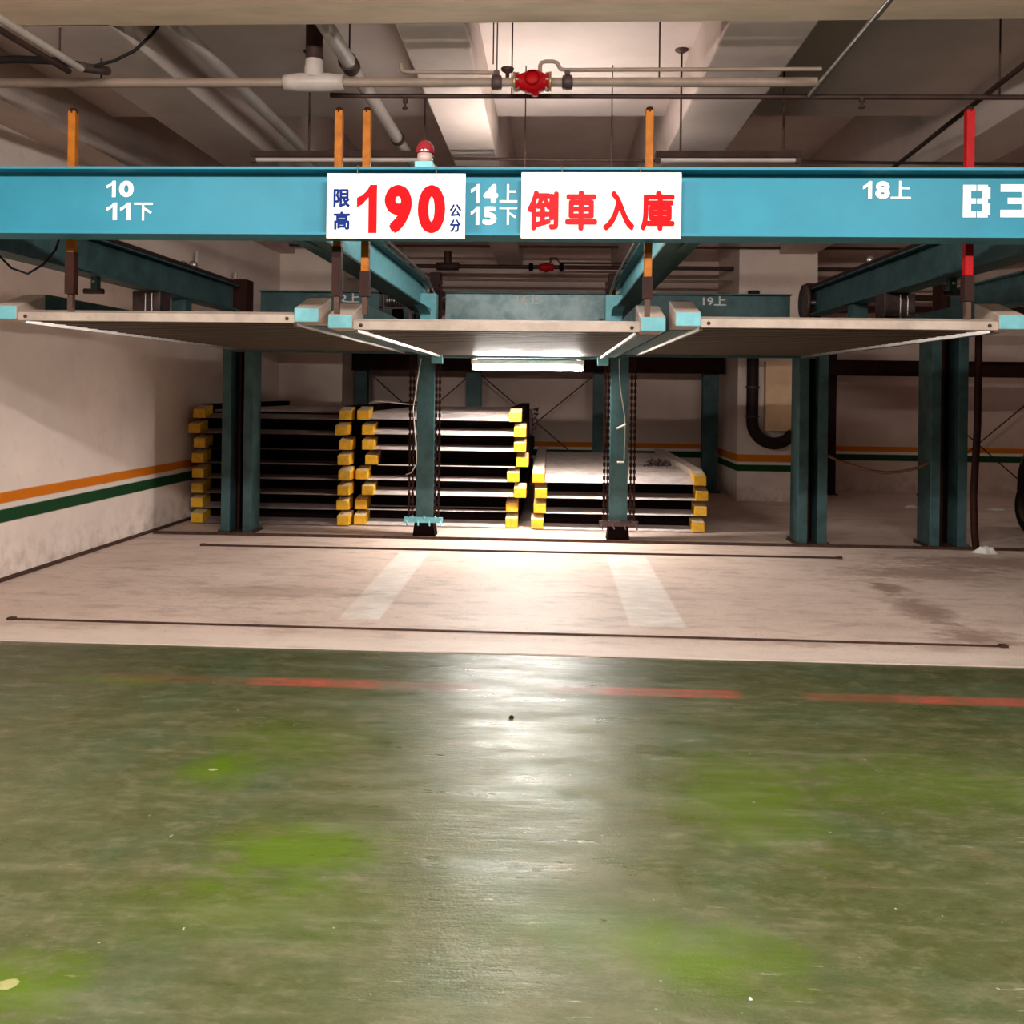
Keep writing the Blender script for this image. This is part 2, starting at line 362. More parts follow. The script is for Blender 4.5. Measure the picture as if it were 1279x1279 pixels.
# level letters cut like a stencil: rounded strokes
def strokes(name, boxes, m, parent, label):
    mb = MB()
    for k, (x0, z0, x1, z1) in enumerate(boxes): mb.box(x0, x1, yw - .0025 - .0001 * k, yw, z0, z1)
    o = mb.build(name, m, parent, bevel=.0); o['label'] = label; return o
def glyph_B(x, z, w, h, t):
    return [(x, z, x + t, z + h), (x + t - .002, z, x + w * .48, z + t * .8), (x + w * .52, z, x + w - t * .3, z + t * .8), (x + t - .002, z + h / 2 - t * .35, x + w * .48, z + h / 2 + t * .35),
            (x + w * .52, z + h / 2 - t * .35, x + w - t * .3, z + h / 2 + t * .35), (x + t - .002, z + h - t * .8, x + w * .48, z + h), (x + w * .52, z + h - t * .8, x + w - t * .3, z + h),
            (x + w - t, z + t * .3, x + w, z + h / 2 - t * .25), (x + w - t, z + h / 2 + t * .25, x + w, z + h - t * .3)]
strokes('stencilled_letter', glyph_B(2.182, 2.655, .142, .174, .042), M['stencil'], fb, 'large white stencilled B')
def glyph_3(x, z, w, h, t):
    return [(x, z, x + w - t * .3, z + t), (x + w * .25, z + h / 2 - t * .42, x + w - t * .3, z + h / 2 + t * .42), (x, z + h - t, x + w - t * .3, z + h),
            (x + w - t, z + t * .3, x + w, z + h / 2 - t * .2), (x + w - t, z + h / 2 + t * .2, x + w, z + h - t * .3)]
strokes('stencilled_number', glyph_3(2.378, 2.656, .15, .176, .040), M['stencil'], fb, 'large white stencilled 3')

ys = 4.70
def sign(label, x0, x1, z0, z1, hooks):
    t = thing('hanging_sign', label, 'sign', ((x0 + x1) / 2, ys + .008, z0), 'white signs on the front beam')
    MB().box(x0, x1, ys, ys + .014, z0, z1).build('board', M['sign_white'], t, bevel=.002)
    for hx in hooks:
        MB().tube([(hx, ys - .003, z1 - .035), (hx + .004, ys - .004, z1 - .01), (hx + .002, ys + .0, z1 + .015), (hx, ys + .012, 2.905), (hx, 4.80, 2.902)], .0022, 6).build('wire_hook', M['steel'], t)
    return t
s1 = sign('white height limit sign with big red 190, on the blue front beam', -1.227, -.477, 2.507, 2.858, (-1.063, -.637))
text('character', '限', -1.19, 2.674, -1.099, 2.773, ys, M['sign_blue'], s1, .034, 'dark blue character')
text('character', '高', -1.188, 2.553, -1.098, 2.652, ys, M['sign_blue'], s1, .034, 'dark blue character')
for ch, a, b in (('1', -1.062, -.953), ('9', -.912, -.764), ('0', -.732, -.584)):
    numeral('numeral', ch, a, 2.536, b, 2.796, ys, M['sign_red'], s1, .062, 'large red ' + ch)
text('character', '公', -.56, 2.624, -.497, 2.693, ys, M['sign_blue'], s1, .034, 'small dark blue character')
text('character', '分', -.559, 2.543, -.5, 2.612, ys, M['sign_blue'], s1, .034, 'small dark blue character')
s2 = sign('white sign with four large red characters, on the front beam above the right middle column', -.177, .672, 2.512, 2.865, (.037, .452))
for ch, a, b in (('倒', -.143, .023), ('車', .058, .229), ('入', .258, .426), ('庫', .456, .637)):
    text('character', ch, a, 2.554, b, 2.768, ys, M['sign_red_faded'] if ch in '倒車' else M['sign_red'], s2, .034, 'red character')

# beacon on the beam
t = thing('beacon_lamp', 'small red domed warning lamp standing on the blue front beam behind the 190 sign', 'lamp', (-.715, 4.82, 2.897))
MB().box(-.765, -.665, 4.775, 4.865, 2.897, 2.945).build('base', M['blue_light'], t, bevel=.004)
MB().lathe([(.0, 0), (.042, 0), (.042, .05), (.0, .05)], (-.715, 4.82, 2.945)).build('collar', mat('pinkish_collar', (.6, .42, .38), .4), t)
MB().lathe([(.050, 0), (.052, .012), (.050, .03), (.042, .05), (.028, .066), (.012, .073), (0, .074)], (-.715, 4.82, 2.995)).build('dome', M['dome'], t)

# ------------------------------------------------------------------ I beams running back
def ibeam_y(mb, x, y0, y1, z0, z1, w=.15, t=.014):
    mb.box(x - t / 2, x + t / 2, y0, y1, z0 + t, z1 - t)
def long_beam(x, y0, y1, label, m='blue_dark', wm='blue_dark'):
    t = thing('longitudinal_beam', label, 'beam', (x, (y0 + y1) / 2, 2.57), 'blue beams running back to the columns')
    MB().box(x - .008, x + .008, y0, y1, 2.584, 2.856).build('web', M[wm], t)
    MB().box(x - .10, x + .10, y0, y1, 2.57, 2.585).build('bottom_flange', M[m], t)
    MB().box(x - .085, x + .085, y0, y1, 2.855, 2.87).build('top_flange', M[m], t)
    return t
LB = []
for x, y1, lab in ((-3.70, 10.0, 'dark blue steel beam running back along the left wall'), (-1.454, 10.07, 'blue steel beam running back behind the 190 sign'),
               (.754, 10.07, 'blue steel beam running back to the right of the red character sign'), (2.93, 10.0, 'dark blue steel beam running back beside the red pole'),
               (4.42, 10.0, 'dark blue steel beam at the right edge, behind the B3 end')):
    t = long_beam(x, 4.93, y1, lab, wm='blue_light' if abs(x) < 2 else 'blue_dark'); LB.append(t)  # middle webs get a paler blue in place of light on them
# haunch gussets where the beam meets the front beam
for t, x in zip(LB, (-3.70, -1.454, .754, 2.93, 4.42)):
    mb = MB(); mb.prism([(4.93, 2.572), (4.93, 2.54), (5.6, 2.572)], 'x', x - .01, x + .01); mb.build('gusset', M['blue_dark'], t)
# curved end brackets and blocks; their paler blue stands for lamp light
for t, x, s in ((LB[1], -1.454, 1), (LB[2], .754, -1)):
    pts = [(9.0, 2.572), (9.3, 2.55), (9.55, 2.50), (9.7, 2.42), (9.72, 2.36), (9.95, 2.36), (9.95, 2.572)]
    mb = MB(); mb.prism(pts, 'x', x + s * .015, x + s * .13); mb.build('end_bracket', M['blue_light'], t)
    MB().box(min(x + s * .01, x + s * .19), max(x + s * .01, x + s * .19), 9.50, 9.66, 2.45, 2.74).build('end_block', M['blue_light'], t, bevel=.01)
    MB().tube([(x + s * .10, 5.2, 2.90), (x + s * .10, 9.3, 2.90), (x + s * .12, 9.8, 2.78)], .014, 8).build('conduit', M['steel'], t)
    MB().tube([(x + s * .05, 5.2, 2.89), (x + s * .05, 9.3, 2.89), (x + s * .04, 9.9, 2.80)], .017, 8).build('conduit', M['pvc'], t)
for t, x, s in ((LB[0], -3.70, 1), (LB[3], 2.93, -1)):
    MB().tube([(x + s * .05, 5.0, 2.895), (x + s * .05, 10.0, 2.895)], .024, 8).build('conduit', M['pipe_dark'], t)
    # post bracket hanging below the beam
    MB().box(x - .07, x + .07, 8.55, 8.70, 2.25, 2.572).build('drop_post', M['blue_dark'], t)

def cross_beam(x0, x1, y, txt, tx, label, m='blue_dark'):
    t = thing('cross_beam', label, 'beam', ((x0 + x1) / 2, y, 2.53), 'blue cross beams behind the platforms')
    MB().box(x0, x1, y, y + .012, 2.51, 2.87).build('web', M[m], t)
    MB().box(x0, x1, y - .08, y + .09, 2.87, 2.885).build('top_flange', M['blue_dark'], t)
    MB().box(x0, x1, y - .08, y + .09, 2.495, 2.51).build('bottom_flange', M['blue_dark'], t)
    global yw
    if txt: text('stencilled_number', txt, tx[0], 2.75, tx[1], 2.865, y - .0005, M['stencil_faded'], t, .03, 'faded white stencilled number')
    return t
cross_beam(-3.60, -1.43, 10.7, '12上', (-2.66, -2.37), 'dark blue cross beam behind the left upper platform')
cross_beam(-1.31, .64, 10.7, '16上', (-.44, -.17), 'scuffed blue cross beam, painted as lit, behind the middle upper platform', 'blue_scuffed_lit')
cross_beam(.76, 2.84, 10.7, '19上', (1.80, 2.08), 'dark blue cross beam behind the right upper platform')

# ------------------------------------------------------------------ columns
def h_column(x, w, d, label, y=10.2, h=2.14, m='blue_dark', hx=0.):
    t = thing('steel_column', label, 'column', (x, y, 0), 'dark blue columns along the front of the stacks')
    lw = .105
    for sx in (-1, 1):
        xo = x + sx * w / 2; xi = xo - sx * lw
        MB().box(min(xo, xi), max(xo, xi), y - d / 2, y + d / 2, .02, h).build('leg', M[m], t, bevel=.006)
    MB().box(x - w / 2 + lw, x + w / 2 - lw, y + .06, y + .07, .02, h).build('web', M['black'], t)
    MB().box(x - .03, x + .0, y - .03, y + .0, .02, h).build('guide_rail', M['sleeve'], t)
    MB().box(x + hx - .08, x + hx + .08, y - .12, y + .12, h, 2.95).build('head_post', M['sleeve'], t)
    mb = MB().box(x - w / 2 - .03, x + w / 2 + .03, y - d / 2 - .03, y + d / 2 + .03, 0, .02)
    for sx in (-1, 1):
        for sy in (-1, 1): mb.lathe([(0, .045), (.014, .045), (.014, .02)], (x + sx * (w / 2 + .012), y + sy * (d / 2 + .012), 0), n=6)
    mb.build('base_plate', M['rust'], t)
    return t
h_column(-3.64, .36, .30, 'dark blue H shaped column in front of the left pallet stack')
h_column(2.94, .32, .34, 'dark blue H shaped column to the left of the drooping hose')
h_column(4.43, .40, .36, 'widest dark blue H shaped column, right of the drooping hose', h=2.5)
def mid_column(x, label):
    t = thing('steel_column', label, 'column', (x, 10.15, 0), 'dark blue columns along the front of the stacks')
    MB().box(x - .10, x + .10, 10.10, 10.116, .22, 2.14).build('front_flange', M['blue_dark'], t)
    MB().box(x - .10, x + .10, 10.27, 10.286, .22, 2.14).build('rear_flange', M['blue_dark'], t)
    MB().box(x - .012, x + .012, 10.116, 10.27, .22, 2.14).build('web', M['blue_dark'], t)
    MB().prism([(x - .13, 0), (x + .13, 0), (x + .10, .22), (x - .10, .22)], 'y', 10.07, 10.31).build('foot', M['black'], t)
    hx = .09 if x < 0 else -.08
    MB().box(x + hx - .06, x + hx + .06, 10.11, 10.28, 2.14, 3.05).build('head_post', M['sleeve'], t)
    mb = MB().box(x - .22, x + .22, 10.03, 10.07, .17, .23)
    for k in range(-3, 4): mb.tube([(x + k * .065, 10.045, .2), (x + k * .065 + .012, 10.0, .14 if k % 2 else .25)], .009, 6)
    mb.build('chain_anchor', M['blue_light'] if x < 0 else M['motor'], t)
    return t
mid_column(-1.454, 'slim dark blue column in front of the middle stack, left of the lit tube')
mid_column(.775, 'slim dark blue column in front of the low right stack')
def rear_col(x, w, label, m='blue_dark', h=3.0):
    t = thing('steel_column', label, 'column', (x, 15.2, 0), 'columns along the rear wall')
    mb = MB()
    MB().box(x - w / 2, x + w / 2, 15.10, 15.115, .015, h).build('front_flange', M[m], t)
    MB().box(x - w / 2, x + w / 2, 15.285, 15.30, .015, h).build('rear_flange', M[m], t)
    MB().box(x - .01, x + .01, 15.115, 15.285, .015, h).build('web', M[m], t)
    MB().box(x - w / 2 - .04, x + w / 2 + .04, 15.06, 15.34, 0, .015).build('base_plate', M['rust'], t)
rear_col(-3.30, .20, 'blue column at the rear, behind the gap between left and middle stacks')
rear_col(-1.35, .26, 'blue column at the rear, right of the left slim column')
rear_col(.82, .22, 'blue column at the rear, left of the right slim column')
rear_col(2.70, .26, 'blue column at the rear, just left of the black bent duct')
rear_col(4.74, .12, 'thin dark post at the rear, above the left end of the drooping hose', 'sleeve')
t = thing('lower_cross_beam', 'dark low cross beam running along the rear wall beneath platform height', 'beam', (2, 15.0, 2.02))
MB().box(-4.4, 2.9, 14.99, 15.005, 2.03, 2.30).box(-4.4, 2.9, 14.92, 15.08, 2.015, 2.03).box(-4.4, 2.9, 14.92, 15.08, 2.30, 2.315).build('beam', M['sleeve'], t)
MB().box(4.2, 8.6, 14.99, 15.005, 2.03, 2.26).box(4.2, 8.6, 14.92, 15.08, 2.015, 2.03).box(4.2, 8.6, 14.92, 15.08, 2.26, 2.275).build('beam', M['sleeve'], t)
for (a, b, lab) in (((-1.22, 15.2, 1.95), (.70, 15.2, .35), 'thin dark bracing rod falling to the right behind the middle stack'), ((.70, 15.24, 1.95), (-1.22, 15.24, .35), 'thin dark bracing rod rising to the right behind the middle stack'),
                    ((-3.1, 15.2, 1.9), (-1.48, 15.2, .5), 'thin dark bracing rod falling to the right behind the left slim column'), ((-1.48, 15.24, 1.9), (-3.1, 15.24, .5), 'thin dark bracing rod rising to the right behind the left slim column'),
                    ((6.2, 15.2, 1.75), (8.2, 15.2, .012), 'thin dark bracing rod falling to the right at the right edge'), ((8.2, 15.24, 1.75), (6.2, 15.24, .012), 'thin dark bracing rod rising to the right at the right edge')):
    tag(MB().tube([a, b], .011, 6).build('bracing_rod', M['rod']), lab, 'rod', 'bracing rods at the rear')

# ------------------------------------------------------------------ upper platforms
def platform(cx, z, label, w=2.15, y0=5.6, y1=9.93):
    t = thing('parking_platform', label, 'car platform', (cx, y0, z), 'raised car platforms')
    hw = w / 2; rw = .16
    for s in (-1, 1):
        xo = cx + s * hw; xi = cx + s * (hw - rw); a, b = min(xo, xi), max(xo, xi)
        mb = MB()
        # side rail: hollow steel channel, front end sloping down
        mb.prism([(y0 + .28, z + .0), (y1, z + .0), (y1, z + .205), (y0 + .36, z + .205), (y0 + .28, z + .18)], 'x', a + .01, b - .01)
        rail = mb.build('side_rail', M['blue_dark'], t)
        mb = MB()
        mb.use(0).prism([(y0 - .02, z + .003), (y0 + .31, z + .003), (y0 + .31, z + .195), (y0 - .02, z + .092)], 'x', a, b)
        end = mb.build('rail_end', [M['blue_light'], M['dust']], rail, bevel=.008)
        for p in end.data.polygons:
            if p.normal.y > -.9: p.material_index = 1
        xa = cx + s * (hw - rw); lo, hi = min(xa, xa - s * .022), max(xa, xa - s * .022)
        MB().box(lo, hi, y0 + .05, y1 - .05, z - .016, z + .03).build('edge_angle', M['steel'], rail)
    xi = hw - rw
    lip = MB().prism([(y0, z), (y0 + .06, z), (y0 + .10, z + .07), (y0 + .09, z + .075), (y0, z + .052)], 'x', cx - xi, cx + xi).build('front_lip', M['dust'], t)
    for s in (-1, 1): MB().lathe([(0, -.004), (.012, -.004), (.012, .004)], (cx + s * (xi - .05), y0 - .001, z + .026), 'y', 8).build('lip_bolt', M['rust'], lip)
    # corrugated deck sheet
    top = []; n = 28; L = (y1 - y0 - .16) / n
    for i in range(n):
        y = y0 + .08 + i * L
        top += [(y, .004), (y + L * .38, .004), (y + L * .5, .05), (y + L * .88, .05)]
    poly = [(y, z + h) for y, h in top] + [(y, z + h + .006) for y, h in reversed(top)]
    vs = [(x, y, zz) for x in (cx - xi, cx + xi) for y, zz in poly]; k = len(poly); m = len(top)
    fs = [(i, i + 1, k + i + 1, k + i) for i in range(k - 1)]
    dk = MB().add(vs, fs).build('deck', [M['deck'], M['deck_rib']], t)
    for p in dk.data.polygons:
        if p.center.z > .04: p.material_index = 1  # recessed upper rib faces take a darker colour
    MB().box(cx - hw + .02, cx + hw - .02, y1 - .07, y1 - .005, z - .02, z + .05).build('rear_beam', M['blue_dark'], t)
    return t
pl = platform(-2.575, 2.117, 'raised steel car platform at the left, nearest the left wall')
pm = platform(-.365, 2.078, 'raised steel car platform in the middle, over the lit tube')
pr_ = platform(1.845, 2.112, 'raised steel car platform at the right, below the stencilled B3')
for s in (-1, 1): MB().box(-.365 + s * .93 - .06, -.365 + s * .93 + .06, 9.82, 9.93, 1.99, 2.08).build('rear_stop', M['blue_light'], pm)

# marker poles behind the beam
def pole(x, m, label, cat='pole', y=4.947, split=2.36, zb=2.12, zt=3.27):
    t = thing('marker_pole', label, cat, (x, y, zb), 'height marker poles behind the front beam')
    MB().box(x - .022, x + .022, y - .022, y + .022, split, zt).build('upper_tube', M[m], t, bevel=.004)
    MB().box(x - .026, x + .026, y - .026, y + .026, zb + .1, split).build('lower_sleeve', M['sleeve'], t)
    MB().box(x - .015, x + .015, y - .015, y + .015, zb, zb + .1).build('tip', M['rust'], t)
    MB().lathe([(0, .018), (.017, .018), (.024, .0), (.024, -.012), (0, -.012)], (x, y, zt), n=8).build('cap', M['sleeve'], t)
pole(-2.77, 'orange', 'orange marker pole left of the 10 and 11 numbers', split=2.46)
pole(-1.225, 'orange', 'orange marker pole at the left end of the 190 sign', split=2.50)
pole(-1.065, 'orange', 'orange marker pole behind the first digit of the 190 sign', split=2.36)
pole(.525, 'orange', 'orange marker pole behind the right end of the red character sign', split=2.34)
pole(2.272, 'red', 'bright red marker pole rising behind the stencilled B', split=2.36)

# ------------------------------------------------------------------ machines on and under the beams
def control_box(x, y, label):
    t = thing('control_box', label, 'machine', (x, y, 2.30), 'dark boxes hung under the outer beams')
    MB().box(x - .13, x + .13, y - .11, y + .11, 2.335, 2.569).build('casing', M['motor'], t, bevel=.006)
    for k in (-.03, .03): MB().tube([(x + k + .03, y - .125, 2.34), (x + k + .03, y - .125, 2.55)], .008, 6).build('rod', M['steel'], t)
    MB().box(x - .14, x + .14, y - .13, y - .11, 2.375, 2.385).build('bar', M['steel'], t)
control_box(-3.74, 8.05, 'dark control box hung under the left wall beam')
control_box(2.95, 7.75, 'dark control box hung under the beam left of the red pole')
def switch(x, y, s, label):
    t = thing('limit_switch', label, 'switch', (x, y, 2.46), 'limit switches under the outer beams')
    MB().box(x - .025, x + .025, y - .03, y + .03, 2.46, 2.569).build('body', M['blue_dark'], t)
    MB().tube([(x - s * .09, y - .01, 2.455), (x + s * .07, y - .01, 2.455)], .022, 10).build('roller', M['motor'], t)
    MB().lathe([(0, -.006), (.012, -.006), (.012, .006)], (x, y - .036, 2.53), 'y', 8).build('bolt', M['steel'], t)
switch(-3.69, 6.95, 1, 'small roller switch beside the leftmost orange pole')
switch(2.94, 6.65, -1, 'small roller switch beside the red pole')
def guide(x, y, label):
    t = thing('guide_roller', label, 'roller', (x, y, 2.87), 'rollers on top of the outer beams')
    MB().box(x - .06, x + .06, y - .05, y + .05, 2.871, 2.90).build('bracket', M['motor'], t)
    for s in (-1, 1): MB().lathe([(0, -.02), (.038, -.02), (.038, .02), (0, .02)], (x + s * .05, y - .03, 2.945), 'y', 14).build('wheel', M['steel'], t)
guide(-3.74, 8.9, 'small roller set on top of the left wall beam')
guide(2.97, 8.3, 'small roller set on top of the beam left of the red pole')
t = thing('drive_motor', 'dark drive motor in a frame beside the beam above the left slim column', 'motor', (-1.68, 9.45, 2.40))
mb = MB()
for (a, b, c, d) in ((-1.86, -1.83, 2.40, 2.74), (-1.54, -1.51, 2.40, 2.74), (-1.86, -1.51, 2.71, 2.74), (-1.86, -1.51, 2.555, 2.575), (-1.86, -1.51, 2.40, 2.43)): mb.box(a, b, 9.35, 9.39, c, d)
mb.box(-1.54, -1.4621, 9.37, 9.50, 2.60, 2.66)
mb.build('frame', M['motor'], t)
MB().lathe([(0, -.13), (.06, -.13), (.068, -.1), (.068, .08), (.04, .1), (.04, .14), (0, .14)], (-1.69, 9.47, 2.65), 'x', 18).build('motor_body', M['steel'], t)
mb = MB()
for k in range(6): mb.lathe([(.0, -.006), (.078, -.006), (.078, .006), (0, .006)], (-1.77 + k * .025, 9.47, 2.65), 'x', 18)
mb.build('cooling_fins', M['motor'], t)
MB().lathe([(0, -.05), (.09, -.05), (.09, .05), (0, .05)], (-1.68, 9.47, 2.48), 'x', 18).build('sprocket', M['black'], t)
t = thing('drive_motor', 'small bright steel motor bracket beside the beam above the right slim column', 'motor', (.6, 9.7, 2.3))
MB().lathe([(0, -.05), (.05, -.05), (.055, 0), (.05, .07), (0, .07)], (.56, 9.75, 2.45), 'x', 14).build('motor_body', M['steel'], t)
MB().box(.50, .62, 9.70, 9.80, 2.29, 2.32).build('foot', M['steel'], t)
MB().tube([(.52, 9.72, 2.30), (.60, 9.72, 2.44)], .012, 6).tube([(.61, 9.72, 2.30), (.53, 9.72, 2.42)], .012, 6).build('strut', M['steel'], t)
MB().box(.60, .742, 9.74, 9.80, 2.43, 2.48).build('bracket', M['motor'], t)
t = thing('sprocket_wheel', 'dark round wheel on top of the column left of the drooping hose', 'wheel', (2.86, 9.99, 2.7))
MB().lathe([(0, -.02), (.05, -.03), (.19, -.02), (.2, 0), (.19, .02), (.05, .03), (0, .02)], (2.80, 9.96, 2.72), 'x', 28).build('disc', M['motor'], t)
MB().tube([(2.80, 9.96, 2.72), (2.92, 9.96, 2.72)], .025, 10).build('axle', M['steel'], t)

# lift chains beside the slim columns
def chain(x, z0, z1, y, label):
    mb = MB(); z = z0; i = 0
    while z < z1:
        if i % 2: mb.box(x - .016, x + .016, y - .004, y + .003, z, z + .045)
        else: mb.box(x - .007, x + .007, y - .011, y + .011, z, z + .045)
        z += .038; i += 1
    tag(mb.build('lift_chain', M['sleeve']), label, 'chain', 'lift chains beside the slim columns')
for c, nm in ((-1.454, 'left'), (.775, 'right')):
    for dx, w in ((-.17, 'outer left'), (-.13, 'inner left'), (.13, 'inner right'), (.17, 'outer right')):
        chain(c + dx, .2, 2.9, 10.05, 'thin dark lift chain on the %s side of the %s slim column' % (w, nm))
tag(MB().tube([(-1.50, 10.02, 2.05), (-1.54, 10.02, 1.8), (-1.585, 10.02, 1.48), (-1.56, 10.02, 1.2), (-1.543, 10.02, 1.02), (-1.54, 10.02, .84), (-1.60, 10.02, .74), (-1.66, 10.02, .72)], .0065, 6).build('loose_cable', M['cable_white']),
    'pale loose cable hanging down the left slim column', 'cable')
t = thing('loose_cable', 'pale loose cable with two tags hanging down the right slim column', 'cable', (.8, 10.05, .93))
MB().tube([(.76, 10.06, 2.07), (.765, 10.06, 1.85), (.783, 10.06, 1.69), (.83, 10.06, 1.42), (.835, 10.06, 1.2), (.829, 10.06, .93)], .0065, 6).build('wire', M['cable_white'], t)
MB().tube([(.74, 10.05, 1.28), (.84, 10.05, 1.33)], .012, 6).build('tag', M['paper'], t)
MB().tube([(.75, 10.05, .90), (.83, 10.05, .90)], .012, 6).build('tag', M['paper'], t)

# ------------------------------------------------------------------ lit tube under the middle platform
t = thing('tube_light', 'lit white fluorescent tube under the rear end of the middle platform', 'light', (-.28, 10.02, 2.0))
MB().prism([(9.965, 1.995), (9.97, 1.995), (9.985, 2.0), (10.05, 2.0), (10.085, 1.925), (10.09, 1.925), (10.07, 2.045), (9.975, 2.045)], 'x', -.92, .36).build('housing', M['sign_white'], t)
for yy in (9.985, 10.045): MB().tube([(-.87, yy, 1.962), (.31, yy, 1.962)], .027, 14).build('tube', M['tube'], t)
for x in (-.89, .33): MB().box(x - .02, x + .02, 9.965, 10.07, 1.94, 1.995).build('end_cap', M['sign_white'], t)
for x in (-.87, .30): MB().box(x - .02, x + .02, 9.86, 10.02, 2.04, 2.06).build('bracket', M['steel'], t)

# ------------------------------------------------------------------ pallet stacks
def pallet_proto(w, length=4.15):
    t = thing('car_pallet', 'x', 'car pallet', (0, 0, 0))
    hw = w / 2; rw = .15
    for s in (-1, 1):
        xo, xi = s * hw, s * (hw - rw); a, b = min(xo, xi), max(xo, xi)
        rail = MB().prism([(.24, 0), (length, 0), (length, .184), (.30, .184), (.24, .17)], 'x', a + .006, b - .006).build('side_rail', M['black'], t, False)
        end = MB().prism([(-.01, .012), (.25, .012), (.25, .172), (-.01, .128)], 'x', a, b).build('bumper_cap', [M['yellow'], M['yellow_top']], rail, False, bevel=.008)
        for p in end.data.polygons:
            if p.normal.z > .5: p.material_index = 1
    MB().prism([(.0, .020), (.02, .018), (.26, .078), (.26, .086), (.01, .030)], 'x', -hw + rw, hw - rw).build('front_lip', M['lip'], t, False)
    top = []; n = 30; L = (length - .28) / n
    for i in range(n):
        y = .26 + i * L; top += [(y, .088), (y + L * .35, .088), (y + L * .5, .108), (y + L * .85, .108)]
    poly = [(y, h) for y, h in top] + [(y, h + .006) for y, h in reversed(top)]
    k = len(poly); vs = [(x, y, h) for x in (-hw + rw, hw - rw) for y, h in poly]
    MB().add(vs, [(i, i + 1, k + i + 1, k + i) for i in range(k - 1)]).build('deck', M['deck_shaded'], t, False)
    MB().box(-hw + rw, hw - rw, .10, .16, .0, .03).build('cross_member', M['black'], t, False)
    MB().box(-hw + rw, hw - rw, .262, .28, .0, .180).build('dark_kick_plate', M['black'], t, False)  # black sheet standing for the shade in the gap above the lip
    return t
ORD = {8: ['bottom', 'second from the bottom', 'third from the bottom', 'fourth from the bottom', 'fifth from the bottom', 'third from the top', 'second from the top', 'topmost'],
       4: ['bottom', 'second from the bottom', 'second from the top', 'topmost']}
def stack(n, cx, y, w, pitch, jit, name, group):
    proto = None
    for i in range(n):
        if proto is None: proto = o = pallet_proto(w)
        else: o = copy_tree(proto)
        dx, dy, lz = jit[i]
        lip = [c for c in o.children if c.name.startswith('front_lip')][0]; lip.scale = (1, 1, lz)
        if cx < -3: lip.material_slots[0].link = 'OBJECT'; lip.material_slots[0].material = M['lip_shaded']
        if i == n - 1:
            kp = [c for c in o.children if c.name.startswith('dark_kick')][0]; kp.scale = (1, 1, .42)
            if n == 4:
                for c in o.children:
                    if c.name.startswith('side_rail'): c.material_slots[0].link = 'OBJECT'; c.material_slots[0].material = M['dust']
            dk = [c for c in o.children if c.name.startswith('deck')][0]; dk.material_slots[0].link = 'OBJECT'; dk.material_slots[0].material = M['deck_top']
        o.location = (cx + dx, y + dy, i * pitch + .0)
        o['label'] = 'car pallet with yellow bumpers, %s of the %s' % (ORD[n][i], name); o['category'] = 'car pallet'; o['group'] = group
stack(8, -3.46, 10.72, 1.98, .185, [(0, 0, .7), (-.02, .04, .6), (.0, 0, .6), (.01, .0, .55), (-.01, .03, .4), (.0, .06, .15), (-.03, -.03, .7), (.0, .04, .8)], 'left stack', 'pallets in the left stack')
stack(8, -1.415, 10.80, 2.03, .186, [(-.0, .0, .7), (-.0, .05, .4), (.10, -.02, 1.05), (.01, .03, .55), (.12, .06, .15), (.09, 0, .85), (.09, -.01, 1.15), (.03, -.02, 1.1)], 'middle stack', 'pallets in the middle stack')
stack(4, .845, 10.75, 2.10, .188, [(-.03, .0, .55), (.0, .03, .65), (.01, 0, .8), (-.02, -.02, 1.1)], 'low right stack', 'pallets in the low right stack')
# things on the stacks
tag(MB().tube([(-2.28, 10.95, 1.505), (-2.2, 10.93, 1.545), (-2.05, 11.0, 1.535), (-1.85, 11.05, 1.51), (-1.7, 10.9, 1.51), (-1.58, 10.75, 1.53)], .009, 6).build('loose_cable', M['cable_white']), 'pale cable lying across the top of the middle stack', 'cable')
t = thing('chain_bundle', 'dark bundle of chain hooks at the top right corner of the middle stack', 'chain', (-.22, 11.05, 1.3))
mb = MB()
for k in range(5): mb.tube([(-.26 + .018 * k, 11.0, 1.16 + .07 * k), (-.20 + .01 * k, 11.0, 1.20 + .07 * k), (-.23, 11.0, 1.26 + .05 * k)], .017, 7)
mb.build('hooks', M['black'], t)
MB().box(-.278, -.24, 11.0, 11.1, 1.14, 1.47).build('bracket', M['black'], t)
t = thing('chain_bundle', 'dark bundle of scrap and a pale rod on top of the low right stack', 'scrap', (1.35, 11.9, .68))
mb = MB()
for k in range(7): mb.tube([(1.25 + .05 * k, 11.9 + .03 * (k % 3), .715), (1.30 + .045 * k, 11.85, .77 + .03 * (k % 2)), (1.36 + .04 * k, 11.95, .72)], .022, 7)
mb.build('chain', M['motor'], t)
MB().tube([(1.10, 11.8, .725), (1.30, 11.85, .745)], .014, 7).build('rod', M['steel'], t)

# ------------------------------------------------------------------ ceiling pipes
PY = 5.8
sp = thing('sprinkler_main', 'horizontal sprinkler main under the ceiling with a red alarm valve', 'pipe', (0, PY, 3.73))
MB().tube([(-4.76, PY, 3.738), (1.69, PY, 3.725)], .031, 14).build('main_pipe', M['pipe'], sp)
tee = MB().lathe([(.032, -.20), (.05, -.20), (.055, -.15), (.062, -.1), (.062, .1), (.055, .15), (.05, .20), (.032, .20)], (-1.61, PY, 3.733), 'x', 18).lathe([(.064, 0), (.064, .06), (.058, .10), (.058, .12)], (-1.61, PY, 3.76), 'z', 18).build('tee_fitting', M['pvc'], sp)
MB().lathe([(.057, 0), (.057, .44)], (-1.61, PY, 3.87), 'z', 18).build('riser', M['pipe_dark'], tee)
vx = -.155
v = MB().lathe([(.0, -.115), (.062, -.115), (.062, -.095), (.050, -.092), (.060, -.06), (.078, -.02), (.080, .02), (.060, .07), (.05, .092), (.062, .095), (.062, .115), (0, .115)], (vx, PY, 3.73), 'x', 22)
